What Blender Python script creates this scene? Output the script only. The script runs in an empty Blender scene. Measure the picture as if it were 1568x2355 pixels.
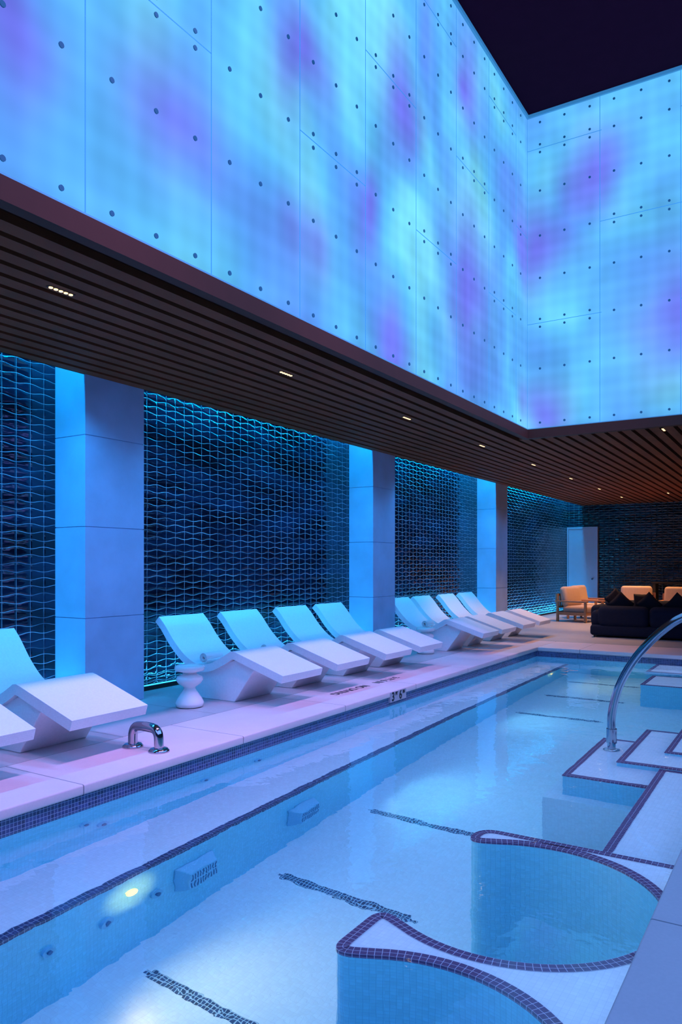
import bpy, bmesh, math, random
from mathutils import Vector, Matrix
random.seed(4)
S=bpy.context.scene
S.view_settings.view_transform='Standard'
S.view_settings.look='None'
COL=S.collection
pi=math.pi

# ------------------------------------------------------------ node helpers
def new_mat(name):
    m=bpy.data.materials.new(name); m.use_nodes=True
    nt=m.node_tree; b=nt.nodes['Principled BSDF']
    return m,nt,b
def L(nt,a,b): nt.links.new(a,b)
def MA(nt,op,a,b=None,c=None):
    n=nt.nodes.new('ShaderNodeMath'); n.operation=op
    for i,v in enumerate((a,b,c)):
        if v is None: continue
        if isinstance(v,(int,float)): n.inputs[i].default_value=v
        else: L(nt,v,n.inputs[i])
    return n.outputs[0]
def pos(nt):
    g=nt.nodes.new('ShaderNodeNewGeometry')
    s=nt.nodes.new('ShaderNodeSeparateXYZ'); L(nt,g.outputs['Position'],s.inputs[0])
    n=nt.nodes.new('ShaderNodeSeparateXYZ'); L(nt,g.outputs['True Normal'],n.inputs[0])
    return g,s.outputs,n.outputs
def mixc(nt,f,a,b):
    n=nt.nodes.new('ShaderNodeMix'); n.data_type='RGBA'
    if isinstance(f,(int,float)): n.inputs[0].default_value=f
    else: L(nt,f,n.inputs[0])
    for idx,v in ((6,a),(7,b)):
        if isinstance(v,tuple): n.inputs[idx].default_value=(*v[:3],1)
        else: L(nt,v,n.inputs[idx])
    return n.outputs[2]
def noise(nt,vec,scale,detail=3,rough=.5,dist=0,out='Fac'):
    n=nt.nodes.new('ShaderNodeTexNoise'); n.inputs['Scale'].default_value=scale
    n.inputs['Detail'].default_value=detail; n.inputs['Roughness'].default_value=rough
    n.inputs['Distortion'].default_value=dist
    if vec is not None: L(nt,vec,n.inputs['Vector'])
    return n.outputs[out]
def ramp(nt,f,stops):
    r=nt.nodes.new('ShaderNodeValToRGB'); L(nt,f,r.inputs[0])
    e=r.color_ramp.elements
    while len(e)<len(stops): e.new(.5)
    for i,(p,c) in enumerate(stops):
        e[i].position=p; e[i].color=(*c,1)
    return r.outputs[0]
def bump(nt,b,h,strength=.3,dist=.01):
    n=nt.nodes.new('ShaderNodeBump'); n.inputs['Strength'].default_value=strength
    n.inputs['Distance'].default_value=dist
    L(nt,h,n.inputs['Height']); L(nt,n.outputs[0],b.inputs['Normal'])
def simple(name,col,rough=.5,metal=0,var=.1,vs=6,bmp=0,emit=None,es=1,spec=.5):
    m,nt,b=new_mat(name)
    g=nt.nodes.new('ShaderNodeTexCoord')
    f=noise(nt,g.outputs['Object'],vs,4)
    lo=tuple(max(0,c*(1-var)) for c in col); hi=tuple(min(1,c*(1+var)) for c in col)
    L(nt,mixc(nt,f,lo,hi),b.inputs['Base Color'])
    b.inputs['Roughness'].default_value=rough; b.inputs['Metallic'].default_value=metal
    b.inputs['Specular IOR Level'].default_value=spec
    if bmp: bump(nt,b,noise(nt,g.outputs['Object'],vs*12,3),bmp,.004)
    if emit:
        b.inputs['Emission Color'].default_value=(*emit,1); b.inputs['Emission Strength'].default_value=es
    return m
def mosaic(name,col,grout,s,thr=.12,rough=.25,var=.12,bs=.3,off=0.0):
    m,nt,b=new_mat(name)
    g,p,n=pos(nt)
    tot=None
    for i in range(3):
        v=MA(nt,'ABSOLUTE',MA(nt,'SINE',MA(nt,'MULTIPLY',MA(nt,'ADD',p[i],off),pi/s)))
        k=MA(nt,'LESS_THAN',v,thr)
        k=MA(nt,'MULTIPLY',k,MA(nt,'LESS_THAN',MA(nt,'ABSOLUTE',n[i]),.6))
        tot=k if tot is None else MA(nt,'MAXIMUM',tot,k)
    vm=nt.nodes.new('ShaderNodeVectorMath'); vm.operation='SNAP'
    L(nt,g.outputs['Position'],vm.inputs[0]); vm.inputs[1].default_value=(s,s,s)
    w=nt.nodes.new('ShaderNodeTexWhiteNoise'); L(nt,vm.outputs[0],w.inputs[0])
    c=mixc(nt,w.outputs['Value'],tuple(x*(1-var) for x in col),tuple(min(1,x*(1+var)) for x in col))
    L(nt,mixc(nt,tot,c,grout),b.inputs['Base Color'])
    b.inputs['Roughness'].default_value=rough
    bump(nt,b,MA(nt,'SUBTRACT',1,tot),bs,.002)
    return m
def uvtile(name,col,grout,su,sv,rough=.2,thr=.14):
    m,nt,b=new_mat(name)
    u=nt.nodes.new('ShaderNodeUVMap'); s=nt.nodes.new('ShaderNodeSeparateXYZ'); L(nt,u.outputs[0],s.inputs[0])
    a=MA(nt,'LESS_THAN',MA(nt,'ABSOLUTE',MA(nt,'SINE',MA(nt,'MULTIPLY',s.outputs[0],pi/su))),thr)
    c=MA(nt,'LESS_THAN',MA(nt,'ABSOLUTE',MA(nt,'SINE',MA(nt,'MULTIPLY',s.outputs[1],pi/sv))),thr)
    t=MA(nt,'MAXIMUM',a,c)
    L(nt,mixc(nt,t,col,grout),b.inputs['Base Color']); b.inputs['Roughness'].default_value=rough
    bump(nt,b,MA(nt,'SUBTRACT',1,t),.3,.002)
    return m
def emis(name,col,st):
    m,nt,b=new_mat(name)
    b.inputs['Base Color'].default_value=(*col,1)
    b.inputs['Emission Color'].default_value=(*col,1); b.inputs['Emission Strength'].default_value=st
    return m

# wave tile wall
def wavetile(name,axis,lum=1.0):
    m,nt,b=new_mat(name)
    g,p,n=pos(nt)
    w=.16;h=.080;A=.14
    y=p[axis]; v=MA(nt,'MULTIPLY',p[2],1/h)
    a=MA(nt,'COSINE',MA(nt,'MULTIPLY',y,pi/w))
    cv=MA(nt,'COSINE',MA(nt,'MULTIPLY',v,pi))
    gg=MA(nt,'SUBTRACT',v,MA(nt,'MULTIPLY',MA(nt,'MULTIPLY',a,cv),A))
    hl=MA(nt,'ABSOLUTE',MA(nt,'SINE',MA(nt,'MULTIPLY',gg,pi)))
    vl=MA(nt,'ABSOLUTE',MA(nt,'SINE',MA(nt,'MULTIPLY',y,pi/w)))
    mh=MA(nt,'LESS_THAN',hl,.11); mv=MA(nt,'MULTIPLY',MA(nt,'LESS_THAN',vl,.05),.75)
    mk=MA(nt,'MAXIMUM',mh,mv)
    mp=nt.nodes.new('ShaderNodeMapping'); L(nt,g.outputs['Position'],mp.inputs[0])
    mp.inputs['Scale'].default_value=(1,1,4.5)
    f=noise(nt,mp.outputs[0],.9,3)
    dark=ramp(nt,f,[(.4,(.002,.004,.010)),(.68,(.008,.022,.055))])
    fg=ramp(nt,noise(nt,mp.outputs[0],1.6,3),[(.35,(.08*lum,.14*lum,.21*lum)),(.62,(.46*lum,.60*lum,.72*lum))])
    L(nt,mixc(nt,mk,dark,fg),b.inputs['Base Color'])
    L(nt,MA(nt,'ADD',MA(nt,'MULTIPLY',mk,.35),.09),b.inputs['Roughness'])
    b.inputs['Specular IOR Level'].default_value=.5
    hh=MA(nt,'ADD',MA(nt,'POWER',MA(nt,'MULTIPLY',hl,MA(nt,'MINIMUM',MA(nt,'MULTIPLY',vl,2.5),1)),.5),
          MA(nt,'MULTIPLY',noise(nt,mp.outputs[0],3.2,2),1.2))
    bump(nt,b,hh,.6,.014)
    return m

# soft violet cloud centres in the led programme: (x,y,z,radius)
CLOUDS=[(-3.67,3.71,4.53,.40),(-3.67,5.2,5.95,.38),(-3.67,7.0,6.4,.50),(-3.67,5.3,4.45,.34),(-3.67,8.9,5.1,.85),(-3.67,8.9,7.7,.5),
 (-3.67,6.35,5.05,.3),(-3.67,6.9,3.85,.36),(-3.67,2.5,4.6,.32),
 (-3.5,11.3,6.35,.5),(-1.45,11.3,5.0,.75),(-2.64,11.3,7.4,.5),(-3.4,11.3,3.9,.34),(-3.67,.5,5.5,.6),(0.2,11.3,6.6,.7)]
def luminous(name):
    m,nt,b=new_mat(name)
    g,p,n=pos(nt)
    mp=nt.nodes.new('ShaderNodeMapping'); L(nt,g.outputs['Position'],mp.inputs[0])
    mp.inputs['Scale'].default_value=(1,1,.75); mp.inputs['Location'].default_value=(7.1,4.4,1.2)
    f=noise(nt,mp.outputs[0],.80,1.0,.45,.4)
    col=ramp(nt,f,[(.28,(.11,.30,.94)),(.40,(.10,.40,.97)),(.54,(.115,.54,.98)),(.70,(.19,.74,.98))])
    nz=noise(nt,mp.outputs[0],.9,1,.5,0,'Color')
    a=nt.nodes.new('ShaderNodeVectorMath'); a.operation='MULTIPLY_ADD'
    L(nt,nz,a.inputs[0]); a.inputs[1].default_value=(.9,.9,.9); L(nt,g.outputs['Position'],a.inputs[2])
    tot=None
    for (cx,cy,cz,r) in CLOUDS:
        s=nt.nodes.new('ShaderNodeVectorMath'); s.operation='SUBTRACT'; L(nt,a.outputs[0],s.inputs[0]); s.inputs[1].default_value=(cx+.45,cy+.45,cz+.45)
        k=nt.nodes.new('ShaderNodeVectorMath'); k.operation='MULTIPLY'; L(nt,s.outputs[0],k.inputs[0]); k.inputs[1].default_value=(1,1,.75)
        q=nt.nodes.new('ShaderNodeVectorMath'); q.operation='LENGTH'; L(nt,k.outputs[0],q.inputs[0])
        e=MA(nt,'EXPONENT',MA(nt,'MULTIPLY',MA(nt,'POWER',q.outputs['Value'],2),-1/(r*r*.9)))
        tot=e if tot is None else MA(nt,'MAXIMUM',tot,e)
    col=mixc(nt,MA(nt,'MINIMUM',MA(nt,'MULTIPLY',tot,1.0),1),col,(.155,.185,.86))
    f2=noise(nt,mp.outputs[0],1.3,1,.5,.4)
    lat=None
    for i in range(3):
        z=MA(nt,'LESS_THAN',MA(nt,'ABSOLUTE',n[i]),.6)
        k=MA(nt,'MULTIPLY',MA(nt,'ADD',MA(nt,'COSINE',MA(nt,'MULTIPLY',p[i],2*pi/.186)),MA(nt,'COSINE',MA(nt,'MULTIPLY',p[i],2*pi/.372))),z)
        lat=k if lat is None else MA(nt,'ADD',lat,k)
    st=MA(nt,'ADD',MA(nt,'MULTIPLY',lat,.026),MA(nt,'ADD',MA(nt,'MULTIPLY',f2,.7),.70))
    e=nt.nodes.new('ShaderNodeEmission'); L(nt,col,e.inputs[0]); L(nt,st,e.inputs[1])
    L(nt,e.outputs[0],nt.nodes['Material Output'].inputs['Surface'])
    return m
def luminous_violet(name):
    m,nt,b=new_mat(name)
    g,p,n=pos(nt)
    f=noise(nt,g.outputs['Position'],.5,1.2,.5,.7)
    col=ramp(nt,f,[(.32,(.24,.23,.98)),(.5,(.14,.33,.98)),(.68,(.07,.5,1.0))])
    e=nt.nodes.new('ShaderNodeEmission'); L(nt,col,e.inputs[0]); e.inputs[1].default_value=2.9
    L(nt,e.outputs[0],nt.nodes['Material Output'].inputs['Surface'])
    return m

# ------------------------------------------------------------ materials
mLum=luminous('backlit_glass'); mLumV=luminous_violet('backlit_glass_violet')
mJoint=simple('panel_joint',(.02,.12,.3),.4,emit=(.04,.28,.65),es=.8)
mFix=simple('panel_fixing',(.01,.05,.10),.4,emit=(.008,.09,.25),es=.55)  # emission put in for backlight passing through the translucent fixings
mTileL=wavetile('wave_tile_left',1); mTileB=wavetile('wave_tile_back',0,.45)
mSlat=simple('timber_slat',(.185,.050,.021),.7,var=.3,vs=3,bmp=.1,spec=.12)
mBlack=simple('matt_black',(.010,.005,.006),.7)
mBack=simple('ceiling_void',(.040,.012,.007),.9,spec=0)
mFascia=simple('fascia_metal',(.078,.032,.022),.6,var=.08,spec=.1)
mTopC=simple('upper_ceiling_paint',(.040,.008,.020),.8,spec=0)
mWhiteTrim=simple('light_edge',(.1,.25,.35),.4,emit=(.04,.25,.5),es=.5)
mPlaster=simple('dark_plaster',(.06,.06,.08),.7)
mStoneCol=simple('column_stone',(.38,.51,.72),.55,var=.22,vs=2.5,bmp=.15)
def deckmat():
    m,nt,b=new_mat('deck_stone')
    g,p,n=pos(nt)
    f=noise(nt,g.outputs['Position'],1.7,5,.6); f2=noise(nt,g.outputs['Position'],40,3)
    c=mixc(nt,f,(.42,.41,.44),(.60,.58,.60))
    c=mixc(nt,MA(nt,'MULTIPLY',f2,.35),c,(.2,.2,.21))
    j=MA(nt,'LESS_THAN',MA(nt,'ABSOLUTE',MA(nt,'SINE',MA(nt,'MULTIPLY',MA(nt,'ADD',p[1],.3),pi/1.2))),.012)
    L(nt,mixc(nt,j,c,(.15,.15,.16)),b.inputs['Base Color']); b.inputs['Roughness'].default_value=.38
    bump(nt,b,f2,.1,.003); return m
def copmat(axis):
    m,nt,b=new_mat('coping_stone_%d'%axis)
    g,p,n=pos(nt)
    f=noise(nt,g.outputs['Position'],2.2,5,.6); f2=noise(nt,g.outputs['Position'],60,3)
    c=mixc(nt,f,(.70,.56,.60),(.88,.74,.76)); c=mixc(nt,MA(nt,'MULTIPLY',f2,.3),c,(.45,.40,.42))
    j=MA(nt,'LESS_THAN',MA(nt,'ABSOLUTE',MA(nt,'SINE',MA(nt,'MULTIPLY',MA(nt,'SUBTRACT',p[axis],3.375),pi/1.7))),.009)
    L(nt,mixc(nt,j,c,(.25,.22,.26)),b.inputs['Base Color']); b.inputs['Roughness'].default_value=.5
    bump(nt,b,f2,.12,.003); return m
mDeck=deckmat(); mCopY=copmat(1); mCopX=copmat(0)
mPool=mosaic('pool_mosaic',(.17,.60,.80),(.13,.48,.68),.027,.13,.3,.06,.2,.004)  # cyan light and water tint put into the wall and floor mosaic colours
mPoolFl=mosaic('pool_floor_mosaic',(.50,.75,.84),(.43,.66,.77),.027,.1,.35,.04,.15,.004)
mLedge=mosaic('pool_ledge_mosaic',(.68,.71,.84),(.58,.61,.76),.027,.1,.35,.04,.15,.004)
mNavy=mosaic('navy_mosaic',(.035,.06,.17),(.28,.36,.55),.027,.18,.2,.4,.3,.003)
mStrip=mosaic('marker_mosaic',(.015,.06,.15),(.28,.52,.66),.027,.34,.3,.3,.1,.003)
mTrim=uvtile('nosing_tile',(.085,.042,.14),(.42,.38,.6),.032,.0275)
mTrimN=mosaic('nosing_navy',(.03,.035,.12),(.25,.29,.48),.032,.16,.2,.3,.3,.003)
mLoung=mosaic('white_mosaic',(.86,.84,.86),(.74,.72,.76),.014,.16,.35,.03,.25,.001)
mCeram=simple('white_ceramic',(.82,.82,.82),.15,var=.03)
mTowel=simple('white_towel',(.85,.85,.86),.9,var=.05,vs=30,bmp=.6)
mSteel=simple('polished_steel',(.48,.48,.53),.12,1,var=.03)
mPlastic=simple('white_plastic',(.14,.48,.72),.3,var=.04)
mHole=simple('dark_opening',(.03,.14,.30),.6)
mInk=simple('black_ink',(.008,.008,.014),.5)
mMark=simple('marker_tile',(.40,.40,.46),.3,var=.03)
mTeak=simple('teak_wood',(.36,.17,.08),.5,var=.3,vs=8,bmp=.1)
mBeige=simple('beige_fabric',(.50,.35,.26),.9,var=.1,vs=20,bmp=.4)
mNavyFab=simple('navy_fabric',(.005,.009,.026),.85,var=.3,vs=20,bmp=.4,spec=.2)
mDarkPil=simple('charcoal_fabric',(.010,.008,.014),.85,var=.3,vs=20,bmp=.4,spec=.2)
mDoor=simple('door_paint',(.44,.46,.60),.45,var=.05)
mWarm=emis('warm_lamp',(1,.66,.3),2.2); mWarmHot=emis('pool_lamp_lens',(1,.74,.30),1.1)
mLed=emis('blue_led',(.05,.55,1),1.5)

def watermat():
    m,nt,b=new_mat('pool_water')
    g=nt.nodes.new('ShaderNodeNewGeometry')
    b.inputs['Base Color'].default_value=(.84,.97,1,1)
    b.inputs['Roughness'].default_value=0.0; b.inputs['IOR'].default_value=1.33
    b.inputs['Transmission Weight'].default_value=1
    f=MA(nt,'ADD',noise(nt,g.outputs['Position'],2.0,2,.5,.4),MA(nt,'MULTIPLY',noise(nt,g.outputs['Position'],7,2,.5,.3),.35))
    bump(nt,b,f,.22,.02)
    return m
mWater=watermat()

# ------------------------------------------------------------ geometry helpers
def mesh_obj(name,verts,faces,mats,fm=None,smooth=False,uvs=None):
    me=bpy.data.meshes.new(name); me.from_pydata(verts,[],faces)
    if not isinstance(mats,(list,tuple)): mats=[mats]
    for m in mats: me.materials.append(m)
    if fm:
        for p,i in zip(me.polygons,fm): p.material_index=i
    if uvs:
        ul=me.uv_layers.new(name='UVMap')
        for p in me.polygons:
            for li,vi in zip(p.loop_indices,p.vertices): ul.data[li].uv=uvs[vi]
    bm=bmesh.new(); bm.from_mesh(me)
    if not uvs: bmesh.ops.recalc_face_normals(bm,faces=bm.faces)
    bm.to_mesh(me); bm.free()
    if smooth:
        for p in me.polygons: p.use_smooth=True
    o=bpy.data.objects.new(name,me); COL.objects.link(o); return o
class MB:
    def __init__(s): s.v=[];s.f=[];s.m=[]
    def add(s,v,f,mi=0):
        n=len(s.v); s.v+=[tuple(x) for x in v]; s.f+=[tuple(i+n for i in q) for q in f]; s.m+=[mi]*len(f)
    def box(s,x0,x1,y0,y1,z0,z1,mi=0):
        v=[(x,y,z) for z in (z0,z1) for y in (y0,y1) for x in (x0,x1)]
        s.add(v,[(0,2,3,1),(4,5,7,6),(0,1,5,4),(2,6,7,3),(0,4,6,2),(1,3,7,5)],mi)
    def obj(s,name,mats,smooth=False): return mesh_obj(name,s.v,s.f,mats,s.m,smooth)
def bev(o,w=.01,seg=2,sub=0):
    b=o.modifiers.new('bevel','BEVEL'); b.width=w; b.segments=seg; b.limit_method='ANGLE'; b.angle_limit=.6
    if sub:
        for p in o.data.polygons: p.use_smooth=True
    return o
def box(name,x0,x1,y0,y1,z0,z1,mat,bw=0,seg=2):
    b=MB(); b.box(x0,x1,y0,y1,z0,z1); o=b.obj(name,mat)
    if bw: bev(o,bw,seg,seg>2)
    return o
def tube_data(pts,r,n=14,closed=False):
    P=[Vector(p) for p in pts]; V=[];F=[]
    up=None
    for i,p in enumerate(P):
        t=(P[min(i+1,len(P)-1)]-P[max(i-1,0)]).normalized()
        if up is None:
            up=Vector((0,0,1)) if abs(t.z)<.9 else Vector((0,1,0))
        a=(up-t*up.dot(t)).normalized(); up=a; b=t.cross(a)
        for k in range(n):
            an=2*pi*k/n; V.append(p+a*(r*math.cos(an))+b*(r*math.sin(an)))
    for i in range(len(P)-1):
        for k in range(n):
            F.append((i*n+k,i*n+(k+1)%n,(i+1)*n+(k+1)%n,(i+1)*n+k))
    F.append(tuple(range(n-1,-1,-1))); F.append(tuple((len(P)-1)*n+k for k in range(n)))
    return V,F
def catmull(pts,k=8):
    out=[]; P=[Vector(p) for p in pts]; n=len(P)
    for i in range(n-1):
        p0=P[max(i-1,0)];p1=P[i];p2=P[i+1];p3=P[min(i+2,n-1)]
        for j in range(k):
            t=j/k
            out.append(.5*((2*p1)+(p2-p0)*t+(2*p0-5*p1+4*p2-p3)*t*t+(3*p1-p0-3*p2+p3)*t**3))
    out.append(P[-1]); return out
def lathe(name,prof,mat,n=32,sm=True):
    V=[];F=[]
    for r,z in prof:
        for k in range(n): V.append((r*math.cos(2*pi*k/n),r*math.sin(2*pi*k/n),z))
    for i in range(len(prof)-1):
        for k in range(n): F.append((i*n+k,i*n+(k+1)%n,(i+1)*n+(k+1)%n,(i+1)*n+k))
    F.append(tuple(range(n-1,-1,-1))); F.append(tuple((len(prof)-1)*n+k for k in range(n)))
    return mesh_obj(name,V,F,mat,smooth=sm)
def disc(name,c,r,th,axis,mat,n=20):
    V=[];F=[]
    for s in (0,th):
        for k in range(n):
            a=2*pi*k/n; q=[r*math.cos(a),r*math.sin(a)]; q.insert(axis,s)
            V.append((c[0]+q[0],c[1]+q[1],c[2]+q[2]))
    F=[tuple(range(n)),tuple(range(2*n-1,n-1,-1))]+[(k,(k+1)%n,n+(k+1)%n,n+k) for k in range(n)]
    return mesh_obj(name,V,F,mat)
def prism_y(name,poly,y0,y1,mat,bw=0,seg=2):
    n=len(poly); V=[(x,y0,z) for x,z in poly]+[(x,y1,z) for x,z in poly]
    F=[tuple(range(n)),tuple(range(2*n-1,n-1,-1))]+[(k,(k+1)%n,n+(k+1)%n,n+k) for k in range(n)]
    o=mesh_obj(name,V,F,mat)
    if bw: bev(o,bw,seg)
    return o
def empty(name,loc,label,cat,group=None,kind=None):
    e=bpy.data.objects.new(name,None); e.location=loc; e.empty_display_size=.2; COL.objects.link(e)
    tag(e,label,cat,group,kind); return e
def tag(o,label=None,cat=None,group=None,kind=None):
    if label: o['label']=label
    if cat: o['category']=cat
    if group: o['group']=group
    if kind: o['kind']=kind
    return o
def attach(c,p,local=False,label=None):
    if not local: c.location=Vector(c.location)-Vector(p.location)
    c.parent=p
    if label: c['label']=label
    return c
def clone(root,loc,rotz=0,label=None):
    n=root.copy(); COL.objects.link(n); n.location=loc; n.rotation_euler=(0,0,rotz)
    if label: n['label']=label
    for ch in root.children:
        c=ch.copy(); COL.objects.link(c); c.parent=n
    return n
def struct(o,label=None): o['kind']='structure'; o['label']=label or o.name; return o
def light(name,typ,loc,energy,color,rot=None,target=None,**kw):
    d=bpy.data.lights.new(name,typ); d.energy=energy; d.color=color
    for k,v in kw.items(): setattr(d,k,v)
    o=bpy.data.objects.new(name,d); o.location=loc; COL.objects.link(o)
    if rot: o.rotation_euler=rot
    if target is not None:
        o.rotation_euler=(Vector(target)-Vector(loc)).to_track_quat('-Z','Y').to_euler()
    return o

# ------------------------------------------------------------ dimensions
XW=-6.78; XC=-6.30; YB=25.1; XR=4.6; YN=-5
ZC=3.47
PX0,PX1,PY0,PY1=-4.21,-.54,.3,13.5
CF=1.15
ZW=-.17; ZL=-.92; ZF=-1.86
AX0,AX1,AY0,AY1=-3.67,2.6,-3.5,11.3
ZP0,ZP1=3.61,8.42

# ------------------------------------------------------------ shell
b=MB()
b.box(XW-.2,-5.07,YN,YB+.2,-.25,0); b.box(.32,XR+.2,YN,YB+.2,-.25,0)
b.box(-5.07,.32,YN,PY0-.75,-.25,0); b.box(-5.07,.32,PY1+CF,YB+.2,-.25,0)
struct(b.obj('floor',mDeck),'grey stone pool deck floor')
struct(box('wall_left',XW-.2,XW,YN,YB+.2,0,4.2,mTileL),'dark glossy wavy tile wall with pale joints')
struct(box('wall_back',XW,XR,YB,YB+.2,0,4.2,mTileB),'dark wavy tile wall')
struct(box('wall_right',XR,XR+.2,YN,YB+.2,0,4.2,mPlaster),'dark wall')
struct(box('wall_front',XW,XR,YN-.2,YN,0,4.2,mPlaster),'dark wall')
# slatted ceiling
b=MB()
x=XC+.0
while x<XR:
    for (ya,yb) in ([(YN,YB)] if (x+.1<AX0-0.08 or x>AX1+.08) else [(AY1+.09,YB),(YN,AY0-.09)]):
        b.box(x,min(x+.13,XR),ya,yb,ZC,ZC+.055,0)
    x+=.19
b.box(XC,AX0-.08,YN,YB,ZC+.055,ZC+.16,1); b.box(AX1+.08,XR,YN,YB,ZC+.055,ZC+.16,1)
b.box(AX0-.08,AX1+.08,AY1+.08,YB,ZC+.055,ZC+.16,1); b.box(AX0-.08,AX1+.08,YN,AY0-.08,ZC+.055,ZC+.16,1)
b.box(XW,XC+.3,YN,YB,4.2,4.25,1); b.box(XC-.02,XC,YN,YB,ZC,3.66,1)
struct(b.obj('ceiling',[mSlat,mBack]),'dark brown timber slatted ceiling')
# upper ceiling
struct(box('ceiling_upper',AX0-.3,AX1+.3,AY0-.3,AY1+.3,ZP1+.03,ZP1+.2,mTopC),'dark upper ceiling')
# luminous walls
struct(box('wall_atrium_left',AX0-.05,AX0,AY0,AY1,ZP0,ZP1,mLum),'backlit blue and violet glass panel wall')
struct(box('wall_atrium_back',AX0-.05,AX1+.05,AY1,AY1+.05,ZP0,ZP1,mLum),'backlit blue and violet glass panel wall')
struct(box('wall_atrium_right',AX1,AX1+.05,AY0,AY1,ZP0,ZP1,mLumV),'backlit violet glass panel wall')
struct(box('wall_atrium_front',AX0-.05,AX1+.05,AY0-.05,AY0,ZP0,ZP1,mLumV),'backlit violet glass panel wall')
b=MB()
for (x0,x1,y0,y1) in ((AX0-.08,AX0+.012,AY0-.09,AY1+.09),(AX1-.012,AX1+.08,AY0-.09,AY1+.09),
                      (AX0+.012,AX1-.012,AY1-.012,AY1+.09),(AX0+.012,AX1-.012,AY0-.09,AY0+.012)):
    b.box(x0,x1,y0,y1,ZC-.01,ZP0-.012,0)
    b.box(x0,x1,y0,y1,ZP0-.012,ZP0+.0,1)
for (x0,x1,y0,y1) in ((AX0,AX0+.03,AY0,AY1),(AX0+.03,AX1,AY1-.03,AY1)):
    b.box(x0,x1,y0,y1,ZP1-.02,ZP1+.03,1)
struct(b.obj('trim_1',[mFascia,mWhiteTrim]),'brown grey fascia trim under the backlit panels')
# joints & fixings
b=MB(); jw=.004
def sheet(u0,u1,z0,z1,wall,mi):
    if wall=='L': b.box(AX0,AX0+.002,u0,u1,z0,z1,mi)
    else: b.box(u0,u1,AY1-.002,AY1,z0,z1,mi)
def dot(u,z,wall):
    n=10; r=.018
    V=[];
    for s in (0,.008):
        for k in range(n):
            a=2*pi*k/n
            if wall=='L': V.append((AX0+s,u+r*math.cos(a),z+r*math.sin(a)))
            else: V.append((u+r*math.cos(a),AY1-s,z+r*math.sin(a)))
    b.add(V,[tuple(range(n)),tuple(range(2*n-1,n-1,-1))]+[(k,(k+1)%n,n+(k+1)%n,n+k) for k in range(n)],1)
def panels(joints,wall,par,u_hi):
    pw=1.115
    for i,u in enumerate(joints):
        sheet(u-jw,u+jw,ZP0,ZP1,wall,0)
        typ=(i+par)%2
        zj=(5.22,) if typ==0 else (6.56,)
        zj=zj+((7.9,) if typ==0 else ())
        for z in zj: sheet(u,min(u+pw,u_hi),z-jw,z+jw,wall,0)
        for dx in (.2,.572,.944):
            if u+dx>u_hi-.05: continue
            for z in (3.69,4.52,5.22,5.91,6.56,7.25,7.9,8.3):
                if z in zj: dot(u+dx,z-.06,wall); dot(u+dx,z+.06,wall)
                else: dot(u+dx,z,wall)
panels([2.97+1.115*k for k in range(-3,8)],'L',1,AY1)
panels([AX0+.0+1.09*k for k in range(0,6)],'B',0,AX1)
struct(b.obj('trim_2',[mJoint,mFix]),'panel joints and dark glass fixings')

# columns
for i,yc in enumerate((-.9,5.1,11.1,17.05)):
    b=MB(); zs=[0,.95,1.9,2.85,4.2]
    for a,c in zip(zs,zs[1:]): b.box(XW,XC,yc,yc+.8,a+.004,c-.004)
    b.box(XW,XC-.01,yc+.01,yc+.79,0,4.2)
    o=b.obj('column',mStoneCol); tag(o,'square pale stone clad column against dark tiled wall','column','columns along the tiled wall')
# wall base LED channel
b=MB()
SEG=((-4.9,-1.0),(0,5.05),(5.95,11.05),(11.95,17.0),(17.9,25.0))
for y0,y1 in SEG:
    b.box(XW+.0,XW+.10,y0,y1,0,.05,0); b.box(XW+.03,XW+.07,y0,y1,.05,.056,1)
struct(b.obj('baseboard_left',[mBlack,mLed]),'dark base channel with blue led strip')
def strip_light(name,x,y0,y1,z,direction,epm,col,w=.06):
    d=bpy.data.lights.new(name,'AREA'); d.shape='RECTANGLE'; d.size=y1-y0; d.size_y=w; d.energy=epm*(y1-y0); d.color=col
    o=bpy.data.objects.new(name,d); COL.objects.link(o); o.location=(x,(y0+y1)/2,z)
    zax=-Vector(direction).normalized(); xax=Vector((0,1,0)); yax=zax.cross(xax).normalized()
    o.rotation_euler=Matrix((xax,yax,zax)).transposed().to_euler()
    return o
for y0,y1 in SEG:
    strip_light('led_uplight',XW+.22,y0+.1,y1-.1,.07,(-.15,0,1),9,(.03,.46,1))
    strip_light('led_cove',XC-.06,y0,y1,4.1,(-.02,0,-1),22,(.0,.46,1))
for y in (-2.8,-.2,1.6,3.4,4.5,6.9,8.5,10.1,12.7,14.4,16.1,19.0,21.5):
    light('deck_blue_fill','SPOT',(-5.75,y,ZC-.02),125,(.03,.38,1),target=(-6.15,y,0),spot_size=2.3,spot_blend=.8,shadow_soft_size=0)  # added blue fill for loungers, deck and column fronts, no fittings

# door
b=MB(); b.box(-6.72,-5.85,YB-.08,YB-.01,0,2.7,0)
o=b.obj('door_1',mDoor); struct(o,'pale blue grey tall door in white frame'); bev(o,.01)
fr=MB(); fr.box(-6.77,-6.72,YB-.12,YB,0,2.76); fr.box(-5.85,-5.78,YB-.12,YB,0,2.76); fr.box(-6.72,-5.85,YB-.12,YB,2.7,2.76)
f=fr.obj('door_frame',mDoor); f.parent=o
h=disc('door_handle',(-5.95,YB-.13,1.05),.03,.05,1,mSteel); h.parent=o

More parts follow.
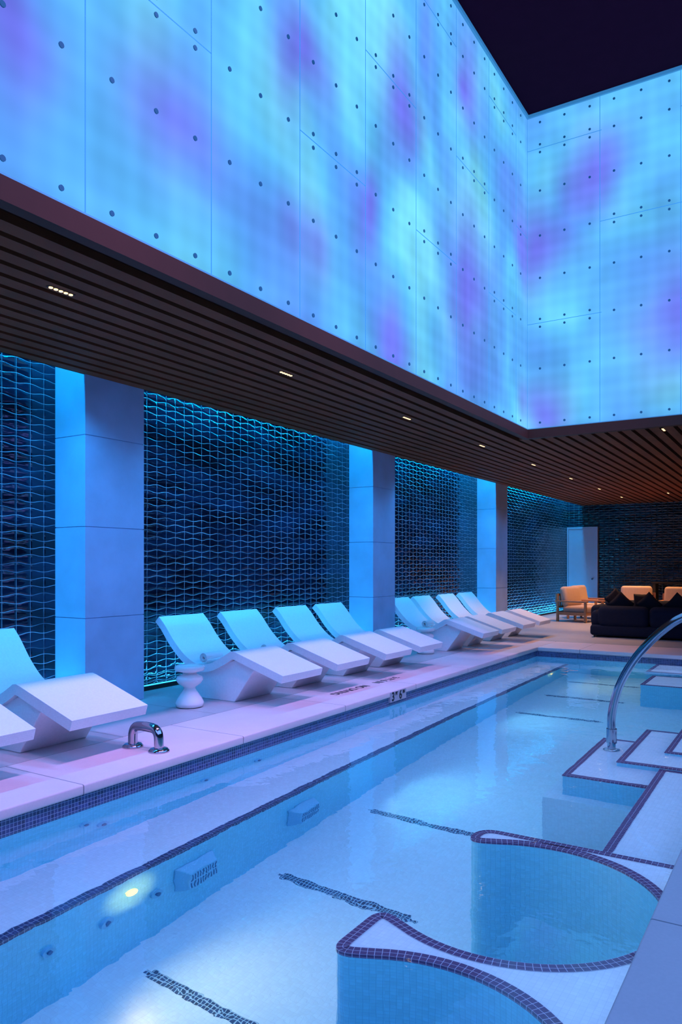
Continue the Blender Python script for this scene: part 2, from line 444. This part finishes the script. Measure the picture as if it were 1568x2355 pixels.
# ------------------------------------------------------------ pool
pool=empty('swimming_pool',(PX0,PY0,ZF),'long indoor pool with pale mosaic and clear blue water','pool',kind='structure')
b=MB()
b.box(PX0-.2,PX1+.2,PY0-.2,PY1+.2,ZF-.15,ZF)
attach(b.obj('pool_floor',mPoolFl),pool)
b=MB()
b.box(PX0-.2,PX0,PY0-.2,PY1+.2,ZF,-.072); b.box(PX1,PX1+.2,PY0-.2,PY1+.2,ZF,-.072)
b.box(PX0,PX1,PY0-.2,PY0,ZF,-.072); b.box(PX0,PX1,PY1,PY1+.2,ZF,-.072)
attach(b.obj('pool_wall',mPool),pool)
b=MB(); b.box(PX0,-3.62,PY0,PY1,ZF,ZL)
o=b.obj('underwater_bench',[mPool,mLedge])
for p in o.data.polygons:
    if p.normal.z>.5: p.material_index=1
attach(o,pool)
b=MB(); b.box(-3.685,-3.617,PY0,PY1,ZL,ZL+.004); b.box(-3.62,-3.616,PY0,PY1,ZL-.035,ZL+.004)
attach(b.obj('bench_nosing',mTrimN),pool,label='dark navy mosaic nosing')
b=MB(); b.box(PX0,PX0+.005,PY0,PY1,-.21,-.072); b.box(PX0,PX1,PY1-.005,PY1,-.21,-.072); b.box(PX1-.005,PX1,PY0,PY1,-.21,-.072)
attach(b.obj('waterline_tile',mNavy),pool,label='dark navy mosaic waterline band')
for nm,(x0,x1,y0,y1),mm in (('coping',(-5.07,PX0+.025,PY0-.75,PY1+CF),mCopY),('coping',(PX1-.025,.32,PY0-.75,PY1+CF),mCopY),
    ('coping',(PX0+.025,PX1-.025,PY1-.025,PY1+CF),mCopX),('coping',(PX0+.025,PX1-.025,PY0-.75,PY0+.02),mCopX)):
    attach(box(nm,x0,x1,y0,y1,-.07,0,mm,.012,3),pool,label='pale stone pool coping')
# water
V=[(PX0,PY0,ZW),(PX1,PY0,ZW),(PX1,PY1,ZW),(PX0,PY1,ZW)]
attach(mesh_obj('water_surface',V,[(0,1,2,3)],mWater),pool)
light('water_fill','AREA',((PX0+PX1)/2,(PY0+PY1)/2,ZW-.003),96,(.37,.60,1),rot=(0,0,0),shape='RECTANGLE',size=PX1-PX0-.05,size_y=PY1-PY0-.05)  # added fill under the surface, stands in for light passing through water
# floor marker strips
for y in (3.2,4.54,5.9,9.97,11.3,12.6):
    b=MB()
    b.box(-3.40,-2.24,y-.014,y+.014,ZF,ZF+.003); b.box(-3.36,-2.3,y-.041,y-.014,ZF,ZF+.003); b.box(-3.36,-2.3,y+.014,y+.041,ZF,ZF+.003)
    attach(b.obj('floor_marker',mStrip),pool,label='dark mosaic marker strip on pool floor')
# jets
for (x,y,z) in ((-3.62,2.67,-1.3),(-3.62,3.08,-1.35),(-3.62,3.49,-1.35),(PX0,3.4,-.5),(PX0,3.55,-.62),(PX0,4.6,-.5),(PX0,5.3,-.5)):
    e=disc('water_jet',(x,y,z),.045,.02,0,mPlastic); attach(e,pool)
    k=disc('jet_nozzle',(0,0,0),.018,.03,0,mHole); k.location=(x,y,z); k.parent=e; 
# grilles
for (y,z) in ((3.85,-1.33),(5.14,-1.36)):
    b=MB(); w=.19;hh=.16
    V=[(-3.62,y-w,z-hh),(-3.62,y+w,z-hh),(-3.62,y+w,z+hh),(-3.62,y-w,z+hh),(-3.52,y-w+.05,z-hh+.05),(-3.52,y+w-.05,z-hh+.05),(-3.52,y+w-.05,z+hh-.05),(-3.52,y-w+.05,z+hh-.05)]
    b.add(V,[(0,1,2,3),(4,5,6,7),(0,1,5,4),(1,2,6,5),(2,3,7,6),(3,0,4,7)])
    g=b.obj('suction_grille',mPlastic); bev(g,.012,2); attach(g,pool,label='pale blue slotted underwater grille')
    b=MB()
    for i in range(10):
        yy=y-.12+.24*i/9
        b.box(-3.522,-3.518,yy-.005,yy+.005,z-.09,z-.01); b.box(-3.522,-3.518,yy-.005,yy+.005,z+.01,z+.09)
    s=b.obj('grille_slots',mHole); s.parent=g
# warm underwater lamps, plus added cyan fill spots with no fitting
for (x,y,z,en,c) in ((-3.62,3.28,-1.15,46,(1,.74,.32)),(-3.62,6.6,-1.3,30,(.30,.75,1)),(-3.62,9.6,-1.3,30,(.30,.75,1)),(-3.62,12.4,-1.1,30,(1,.85,.5))):
    if c[0]>.9:
        d=disc('underwater_lamp',(x,y,z),.04,.02,0,mWarmHot); attach(d,pool,label='small warm underwater lamp')
        light('pool_halo_fill','SPOT',(x+.55,y,z),22,(1,.48,.10),target=(x,y,z),spot_size=.9,spot_blend=1,shadow_soft_size=0)  # spot added off the wall to make the halo around the lamp
    light('pool_lamp_and_fill','SPOT',(x+.06,y,z),en,c,rot=(0,-pi/2,0),spot_size=2.8,spot_blend=.9,shadow_soft_size=0)
# bubble seat block
def round_poly(P,r):
    out=[]; n=len(P)
    for i in range(n):
        if i==0 or i==n-1: out.append(P[i]); continue
        p0,p1,p2=Vector(P[i-1]),Vector(P[i]),Vector(P[i+1])
        a=(p0-p1);c=(p2-p1)
        if a.angle(c)>pi-.5: out.append(P[i]); continue
        ra=min(r,a.length*.95);rc=min(r,c.length*.95)
        q0=p1+a.normalized()*ra;q2=p1+c.normalized()*rc
        for k in range(9):
            t=k/8; q=q0*(1-t)**2+p1*2*t*(1-t)+q2*t*t; out.append((q.x,q.y))
    return out
CX,R=-1.25,.69; XT=-1.755
def arc(cy):
    a0=math.acos((XT-CX)/R); pts=[]
    for k in range(0,57):
        a=a0-(2*a0)*k/56; pts.append((CX+R*math.cos(a),cy+R*math.sin(a)))
    return pts
path=[(PX1-.006,4.50),(XT,4.50)]
ar=arc(3.71)
path+= [(XT-.01,ar[0][1]+.06)]+ar[4:-4]+[(XT-.01,ar[-1][1]-.05)]
ar=arc(2.18)
path+= [(XT-.01,ar[0][1]+.05)]+ar[4:-4]+[(XT,ar[-1][1])]
path+= [(XT,1.25),(PX1-.006,1.25)]
path=round_poly(path,.13)
ZS=-.185
n=len(path)
V=[(x,y,ZF) for x,y in path]+[(x,y,ZS) for x,y in path]
F=[tuple(n+i for i in range(n))]+[(i,i+1,n+i+1,n+i) for i in range(n-1)]
me=bpy.data.meshes.new('seat_wall'); me.from_pydata(V,[],F); me.materials.append(mPool); me.materials.append(mLedge)
bm=bmesh.new(); bm.from_mesh(me); bmesh.ops.triangulate(bm,faces=[f for f in bm.faces if len(f.verts)>4]); bmesh.ops.recalc_face_normals(bm,faces=bm.faces); bm.to_mesh(me); bm.free()
for p in me.polygons:
    if abs(p.normal.z)>.5: p.material_index=1
o=bpy.data.objects.new('bubble_seat_wall',me); COL.objects.link(o); attach(o,pool,label='scalloped mosaic seat partition with rounded bays')
def strip(path,w,z,name,drop=.035):
    P=[Vector(p) for p in path]; n=len(P); V=[];F=[];U=[];s=0
    for i,p in enumerate(P):
        if i: s+=(p-P[i-1]).length
        t1=(P[i]-P[i-1]).normalized() if i else (P[1]-P[0]).normalized()
        t2=(P[i+1]-P[i]).normalized() if i<n-1 else t1
        n1=Vector((-t1.y,t1.x));n2=Vector((-t2.y,t2.x)); m=(n1+n2).normalized(); k=1/max(.5,m.dot(n1))
        q=p+m*w*k; o=p-m*.004*k
        V+=[(o.x,o.y,z-drop),(o.x,o.y,z),(q.x,q.y,z)]; U+=[(s,-drop),(s,0),(s,w)]
    for i in range(n-1):
        a=i*3;c=a+3
        F+=[(a,a+1,c+1,c),(a+1,a+2,c+2,c+1)]
    return mesh_obj(name,V,F,mTrim,uvs=U)
attach(strip(path,.055,ZS+.004,'seat_nosing'),pool,label='plum tiled nosing')
# steps
attach(box('pool_tread',-1.86,PX1-.006,6.12,8.5,ZF,-.97,mPoolFl),pool,label='pale mosaic lower stair tread')
for (x0,y0,y1,z) in ((-1.05,4.50,6.75,-.36),(-1.73,6.25,7.75,-.45),(-1.40,6.75,8.2,-.30),(-1.08,7.2,9.4,-.20),(-2.0,11.2,12.2,-.3),(-2.15,12.5,13.49,-.2)):
    o=box('pool_step',x0,PX1-.006,y0,y1,ZF,z,mPool); o.data.materials.append(mLedge)
    for p in o.data.polygons:
        if p.normal.z>.5: p.material_index=1
    attach(o,pool)
    pa=[(PX1-.006,y1),(x0,y1),(x0,y0),(PX1-.006,y0)]
    attach(strip(pa,.055,z+.004,'step_nosing'),pool,label='plum tiled nosing')
# markings
def text(name,s,size,loc,xax,yax,mat):
    c=bpy.data.curves.new(name,'FONT'); c.body=s; c.size=size; c.align_x='CENTER'; c.align_y='CENTER'; c.extrude=.0006; c.offset=.004
    o=bpy.data.objects.new(name,c); COL.objects.link(o)
    xa=Vector(xax);ya=Vector(yax);za=xa.cross(ya)
    o.matrix_world=Matrix.Translation(loc)@Matrix((xa,ya,za)).transposed().to_4x4()
    bpy.context.view_layer.update()
    dg=bpy.context.evaluated_depsgraph_get(); me=bpy.data.meshes.new_from_object(o.evaluated_get(dg))
    m2=bpy.data.objects.new(name,me); m2.matrix_world=o.matrix_world.copy(); COL.objects.link(m2); me.materials.clear(); me.materials.append(mat)
    bpy.data.objects.remove(o); return m2
mk=box('depth_marker',PX0,PX0+.03,7.78,8.19,-.130,-.012,mMark); attach(mk,pool,label='white depth marker tile reading 3 FT 6 IN')
for (s,sz,yy,zz) in (('3',.145,7.85,-.072),('FT',.05,7.935,-.042),('6',.145,8.04,-.072),('IN',.05,8.125,-.042)):
    t=text('depth_marker_text',s,sz,(PX0+.031,yy,zz),(0,1,0),(0,0,1),mInk); attach(t,pool)
for (y,s) in ((8.55,'3 FT 6 IN'),(7.65,'NO DIVING')):
    t=text('coping_text',s,.15,(-4.66,y,.0006),(0,-1,0),(1,0,0),mInk); attach(t,pool,label='dark lettering on coping reading '+s)

# grab rail
gr=empty('grab_rail',(-4.57,4.3,0),'low polished steel u shaped grab rail on coping','rail')
pts=[(-.15,0,0),(-.15,0,.08),(-.142,0,.135),(-.11,0,.172),(-.05,0,.182),(.05,0,.182),(.11,0,.172),(.142,0,.135),(.15,0,.08),(.15,0,0)]
V,F=tube_data(catmull(pts,6),.039,20); o=mesh_obj('rail_tube',V,F,mSteel,smooth=True); attach(o,gr,True)
for sx in (-.15,.15):
    f=lathe('flange',[(.085,0),(.085,.012),(.068,.028),(.039,.032)],mSteel); f.location=(sx,0,0); attach(f,gr,True)
# handrail
hr=empty('pool_handrail',(-1.56,7.3,-.45),'curved stainless steel handrail rising from pool steps','rail')
pts=[(-1.56,7.3,-.445),(-1.56,7.3,-.1),(-1.56,7.3,.08),(-1.52,7.3,.28),(-1.46,7.3,.44),(-1.36,7.3,.62),(-1.237,7.3,.78),(-1.1,7.3,.92),(-.95,7.3,1.03),(-.7,7.3,1.13),(-.4,7.3,1.15),(-.1,7.3,1.05),(.05,7.3,.85),(.08,7.3,.5),(.08,7.3,.0)]
V,F=tube_data(catmull(pts,6),.038,20); o=mesh_obj('rail_tube',V,F,mSteel,smooth=True); attach(o,hr)
f=lathe('flange',[(.075,0),(.075,.012),(.04,.03)],mSteel); f.location=(-1.56,7.3,-.446); attach(f,hr)
V,F=tube_data([(-1.56,7.3,-.18),(-1.56,7.3,-.04)],.048,20); attach(mesh_obj('rail_collar',V,F,mSteel,smooth=False),hr)
f=lathe('flange',[(.075,0),(.075,.012),(.04,.03)],mSteel); f.location=(.08,7.3,0); attach(f,hr)

# ------------------------------------------------------------ loungers
T=[(0,.90),(.10,.80),(.25,.62),(.42,.47),(.60,.39),(.78,.405),(.95,.48),(1.08,.555)]
Tc=[(v.x,v.y) for v in catmull([Vector((a,c,0)) for a,c in T],5)]
Tc+=[(1.12,.56),(1.17,.548),(1.8,.345)]
def offs(P,w):
    out=[]
    for i in range(len(P)):
        a=Vector(P[max(i-1,0)]);c=Vector(P[min(i+1,len(P)-1)]); t=(c-a).normalized(); nrm=Vector((t.y,-t.x))
        q=Vector(P[i])+nrm*w; out.append((q.x,q.y))
    return out
bot=offs(Tc,.085)
W=.375
lg=empty('lounger',(-6.42,3.995,0),'white mosaic heated lounger with raised knee, foot toward pool','lounger','white mosaic loungers along the tiled wall')
shell=prism_y('seat_shell',Tc+bot[::-1],-W,W,mLoung,.022,3); attach(shell,lg,True)
basep=[(.56,0),(1.10,0),(1.40,.40),(1.14,.47),(1.02,.43),(.85,.36),(.7,.325),(.55,.33),(.42,.40),(.36,.45)]
basem=prism_y('lounger_base',basep,-W+.05,W-.05,mLoung,.008,2); attach(basem,lg,True)
for yc in (2.94,6.62,7.69,8.87,9.88,12.29,13.22,14.39,15.44):
    clone(lg,(-6.42,yc,0))
# stools
st=lathe('stool',[(.11,0),(.145,.01),(.15,.05),(.125,.10),(.075,.17),(.06,.20),(.07,.215),(.12,.25),(.145,.29),(.13,.325),(.075,.35),(.07,.365),(.15,.385),(.16,.405),(.155,.43),(.14,.44)],mCeram)
st.location=(-5.55,5.84,0); tag(st,'glossy white hourglass ceramic side stool beside lounger','stool','white ceramic stools')
s2=st.copy(); COL.objects.link(s2); s2.location=(-5.5,11.5,0)
# towels
def towel(loc):
    P=[]; N=60
    for i in range(N):
        a=i/N*2*pi*3; P.append((Vector((math.cos(a),math.sin(a)))*(.012+.043*i/N)))
    V=[];F=[]; y0,y1=-.14,.14
    for i,p in enumerate(P):
        q=p*(1+.009/max(p.length,.01))
        V+=[(p.x,y0,p.y),(q.x,y0,q.y),(q.x,y1,q.y),(p.x,y1,p.y)]
    for i in range(N-1):
        a=i*4;c=a+4
        for k in range(4): F.append((a+k,a+(k+1)%4,c+(k+1)%4,c+k))
    F+=[(0,1,2,3),(N*4-4,N*4-3,N*4-2,N*4-1)]
    o=mesh_obj('rolled_towel',V,F,mTowel,smooth=False); o.location=loc
    tag(o,'rolled white towel resting on lounger seat','towel','rolled white towels'); return o
towel((-5.74,6.40,.462)); towel((-5.74,7.5,.462)); towel((-5.74,12.1,.462))

# ------------------------------------------------------------ downlights
def dlt(x,y,first=None):
    e=empty('downlight',(x,y,ZC),'slim recessed linear downlight with warm glowing cells','light','recessed warm downlights')
    h=box('housing',-.02,.02,-.11,.11,-.004,.06,mBlack); attach(h,e,True)
    for i in range(5):
        c=disc('lamp_cell',(0,-.084+.042*i,-.010),.015,.008,2,mWarm,10); attach(c,e,True)
    return e
ys=[3.455+2.72*k for k in range(8)]
d0=None
for x,y in [(-4.53,y) for y in ys]+[(-1.76,11.62),(-1.76,14.0),(-1.76,16.6),(-1.76,19.2),(-3.2,21.9)]:
    if d0 is None: d0=dlt(x,y)
    else: clone(d0,(x,y,ZC))
    en=8 if y<13 else (230 if y<18 else 480)
    if x>-2 and y<18: en=22
    light('downlight_beam','SPOT',(x,y,ZC-.03),en,(1,.46,.16),rot=(0,0,0),spot_size=1.5,spot_blend=.6,shadow_soft_size=0)
# high ceiling lamps, then fill spots without fittings
for (x,y) in ((-1.75,8.9),(-.2,8.2),(-1.85,5.0),(-.2,5.0),(-1.85,1.8),(-.2,1.8)):
    o=disc('spot_lamp',(x,y,ZP1+.005),.035,.02,2,mWarm,14); tag(o,'tiny round warm ceiling spot lamp','light','small high ceiling spots')
for (x,y) in ((-1.0,9.8),(-1.0,6.6),(-1.0,4.0),(-1.0,1.8)):  # added pink fill for coping and lounger feet, wide blue fill with it
    light('atrium_fill','SPOT',(x,y,ZP1-.06),900,(.86,.38,1),target=(-4.3,y+.4,0),spot_size=.85,spot_blend=.8,shadow_soft_size=.15)
    light('atrium_fill','SPOT',(x,y,ZP1-.06),220,(.18,.42,1),target=(-3.6,y+.9,0),spot_size=2.2,spot_blend=.8,shadow_soft_size=.15)

# ------------------------------------------------------------ lounge furniture
def rbox(name,x0,x1,y0,y1,z0,z1,mat,r=.05): 
    return box(name,x0,x1,y0,y1,z0,z1,mat,r,4)
def sofa(loc,w,rz):
    e=empty('sofa',loc,'low dark navy upholstered sofa with rounded arms','sofa','dark lounge sofas'); e.rotation_euler=(0,0,rz)
    h=w/2
    attach(rbox('sofa_base',-h,h,-.45,.45,.04,.26,mNavyFab,.06),e,True)
    n=2; ww=(w-.3)/n
    for i in range(n):
        attach(rbox('backrest',-h+.15+i*ww,-h+.15+(i+1)*ww,.20,.47,.22,.66,mNavyFab,.12),e,True)
    for s in (-1,1):
        x0,x1=(-h-.02,-h+.26) if s<0 else (h-.26,h+.02)
        attach(rbox('armrest',x0,x1,-.47,.36,.20,.56,mNavyFab,.12),e,True)
    ww=(w-.5)/n
    for i in range(n):
        attach(rbox('seat_cushion',-h+.25+i*ww,-h+.25+(i+1)*ww,-.44,.22,.25,.42,mNavyFab,.05),e,True)
    for sx in (-1,1):
        for sy in (-1,1):
            attach(box('foot',sx*(h-.1)-.03,sx*(h-.1)+.03,sy*.38-.03,sy*.38+.03,0,.05,mBlack),e,True)
    return e
sofa((-2.7,16.4,0),2.3,pi); sofa((-3.35,18.6,0),2.0,0)
def pillow(loc,sz,rot,mat,label):
    V=[];F=[];N=8
    for s in (1,-1):
        for i in range(N+1):
            for j in range(N+1):
                u=-1+2*i/N;v=-1+2*j/N
                th=.32*((1-u*u)*(1-v*v))**.5
                V.append((u*sz/2*(1-.06*(1-abs(v))),s*th*sz/2*.9,v*sz/2*(1-.06*(1-abs(u)))))
    st=(N+1)**2
    for s in (0,1):
        for i in range(N):
            for j in range(N):
                a=s*st+i*(N+1)+j; q=(a,a+1,a+N+2,a+N+1); F.append(q if s==0 else q[::-1])
    o=mesh_obj('throw_pillow',V,F,mat,smooth=True)
    bm=bmesh.new(); bm.from_mesh(o.data); bmesh.ops.remove_doubles(bm,verts=bm.verts,dist=.0005); bm.to_mesh(o.data); bm.free()
    o.location=loc; o.rotation_euler=rot; tag(o,label,'pillow','dark throw pillows'); return o
for (x,z,r,t) in ((-3.3,.69,.75,.0),(-2.75,.69,.8,0),(-2.2,.69,.72,0)):
    pillow((x,16.32,z),.38,(.0,r,t),mDarkPil,'dark square throw pillow leaning on navy sofa')
for (x,z,r,t) in ((-3.9,.69,.78,0),(-3.3,.63,.0,0)):
    pillow((x,18.68,z),.38,(.0,r,t),mDarkPil,'dark square throw pillow leaning on navy sofa')
# armchair, facing -Y local
ch=empty('armchair',(-5.15,20.3,0),'teak frame armchair with beige cushions','chair','teak lounge armchairs'); ch.rotation_euler=(0,0,pi/2-.25)
K=.46
for sx in (-1,1):
    for y,z1 in ((-.40,.52),(.40,.54)):
        attach(box('leg',sx*K-.03,sx*K+.03,y-.03,y+.03,0,z1,mTeak,.008),ch,True)
    attach(box('armrest',sx*K-.05,sx*K+.05,-.46,.46,.52,.56,mTeak,.01),ch,True)
b=MB(); b.box(-K,K,-.42,-.37,.18,.26); b.box(-K,K,.37,.42,.18,.26); b.box(-K-.02,-K+.02,-.40,.40,.18,.26); b.box(K-.02,K+.02,-.40,.40,.18,.26)
for i in range(6): b.box(-K,K,-.32+.12*i,-.26+.12*i,.21,.23)
attach(b.obj('seat_frame',mTeak),ch,True)
b=MB(); b.box(-K,K,.40,.44,.68,.74); b.box(-K,K,.40,.44,.36,.41)
for i in range(8): b.box(-.42+.11*i,-.38+.11*i,.405,.435,.41,.68)
b.box(-K-.02,-K+.03,.39,.45,.5,.74); b.box(K-.03,K+.02,.39,.45,.5,.74)
attach(b.obj('backrest_frame',mTeak),ch,True)
attach(rbox('seat_cushion',-.41,.41,-.43,.30,.24,.42,mBeige,.07),ch,True)
bc=rbox('back_cushion',-.41,.41,-.10,.10,-.27,.27,mBeige,.09); bc.location=(0,.27,.66); bc.rotation_euler=(-.2,0,0); attach(bc,ch,True)
clone(ch,(-5.25,21.6,0),pi/2-.15)
clone(ch,(-4.0,21.6,0),.05); clone(ch,(-2.85,21.2,0),-.08)
# low coffee table
ct=empty('coffee_table',(-3.7,19.95,0),'low teak slatted coffee table','table')
b=MB()
for i in range(7): b.box(-.6,.6,-.34+.1*i,-.26+.1*i,.33,.36)
attach(b.obj('table_top',mTeak),ct,True)
for sx in (-1,1):
    for sy in (-1,1): attach(box('leg',sx*.55-.03,sx*.55+.03,sy*.3-.03,sy*.3+.03,0,.33,mTeak,.005),ct,True)
# dark console at the back
cn=empty('console_table',(-2.3,24.4,0),'long black console table against tiled wall','table')
attach(box('table_top',-1.7,1.7,-.3,.3,.95,1.0,mBlack,.005),cn,True)
for sx in (-1,1): attach(box('leg',sx*1.62-.04,sx*1.62+.04,-.28,.28,0,.95,mBlack,.005),cn,True)

# world + camera
w=bpy.data.worlds.new('world'); S.world=w; w.use_nodes=True
w.node_tree.nodes['Background'].inputs[0].default_value=(.02,.03,.08,1); w.node_tree.nodes['Background'].inputs[1].default_value=.3
cd=bpy.data.cameras.new('camera'); cd.sensor_fit='VERTICAL'; cd.sensor_height=36; cd.sensor_width=24; cd.lens=1711/2355*36; cd.shift_y=122.5/2355
cd.clip_start=.05
cam=bpy.data.objects.new('camera',cd); COL.objects.link(cam); cam.location=(0,0,1.5); cam.rotation_euler=(pi/2,0,math.atan2(1071,1711))
S.camera=cam
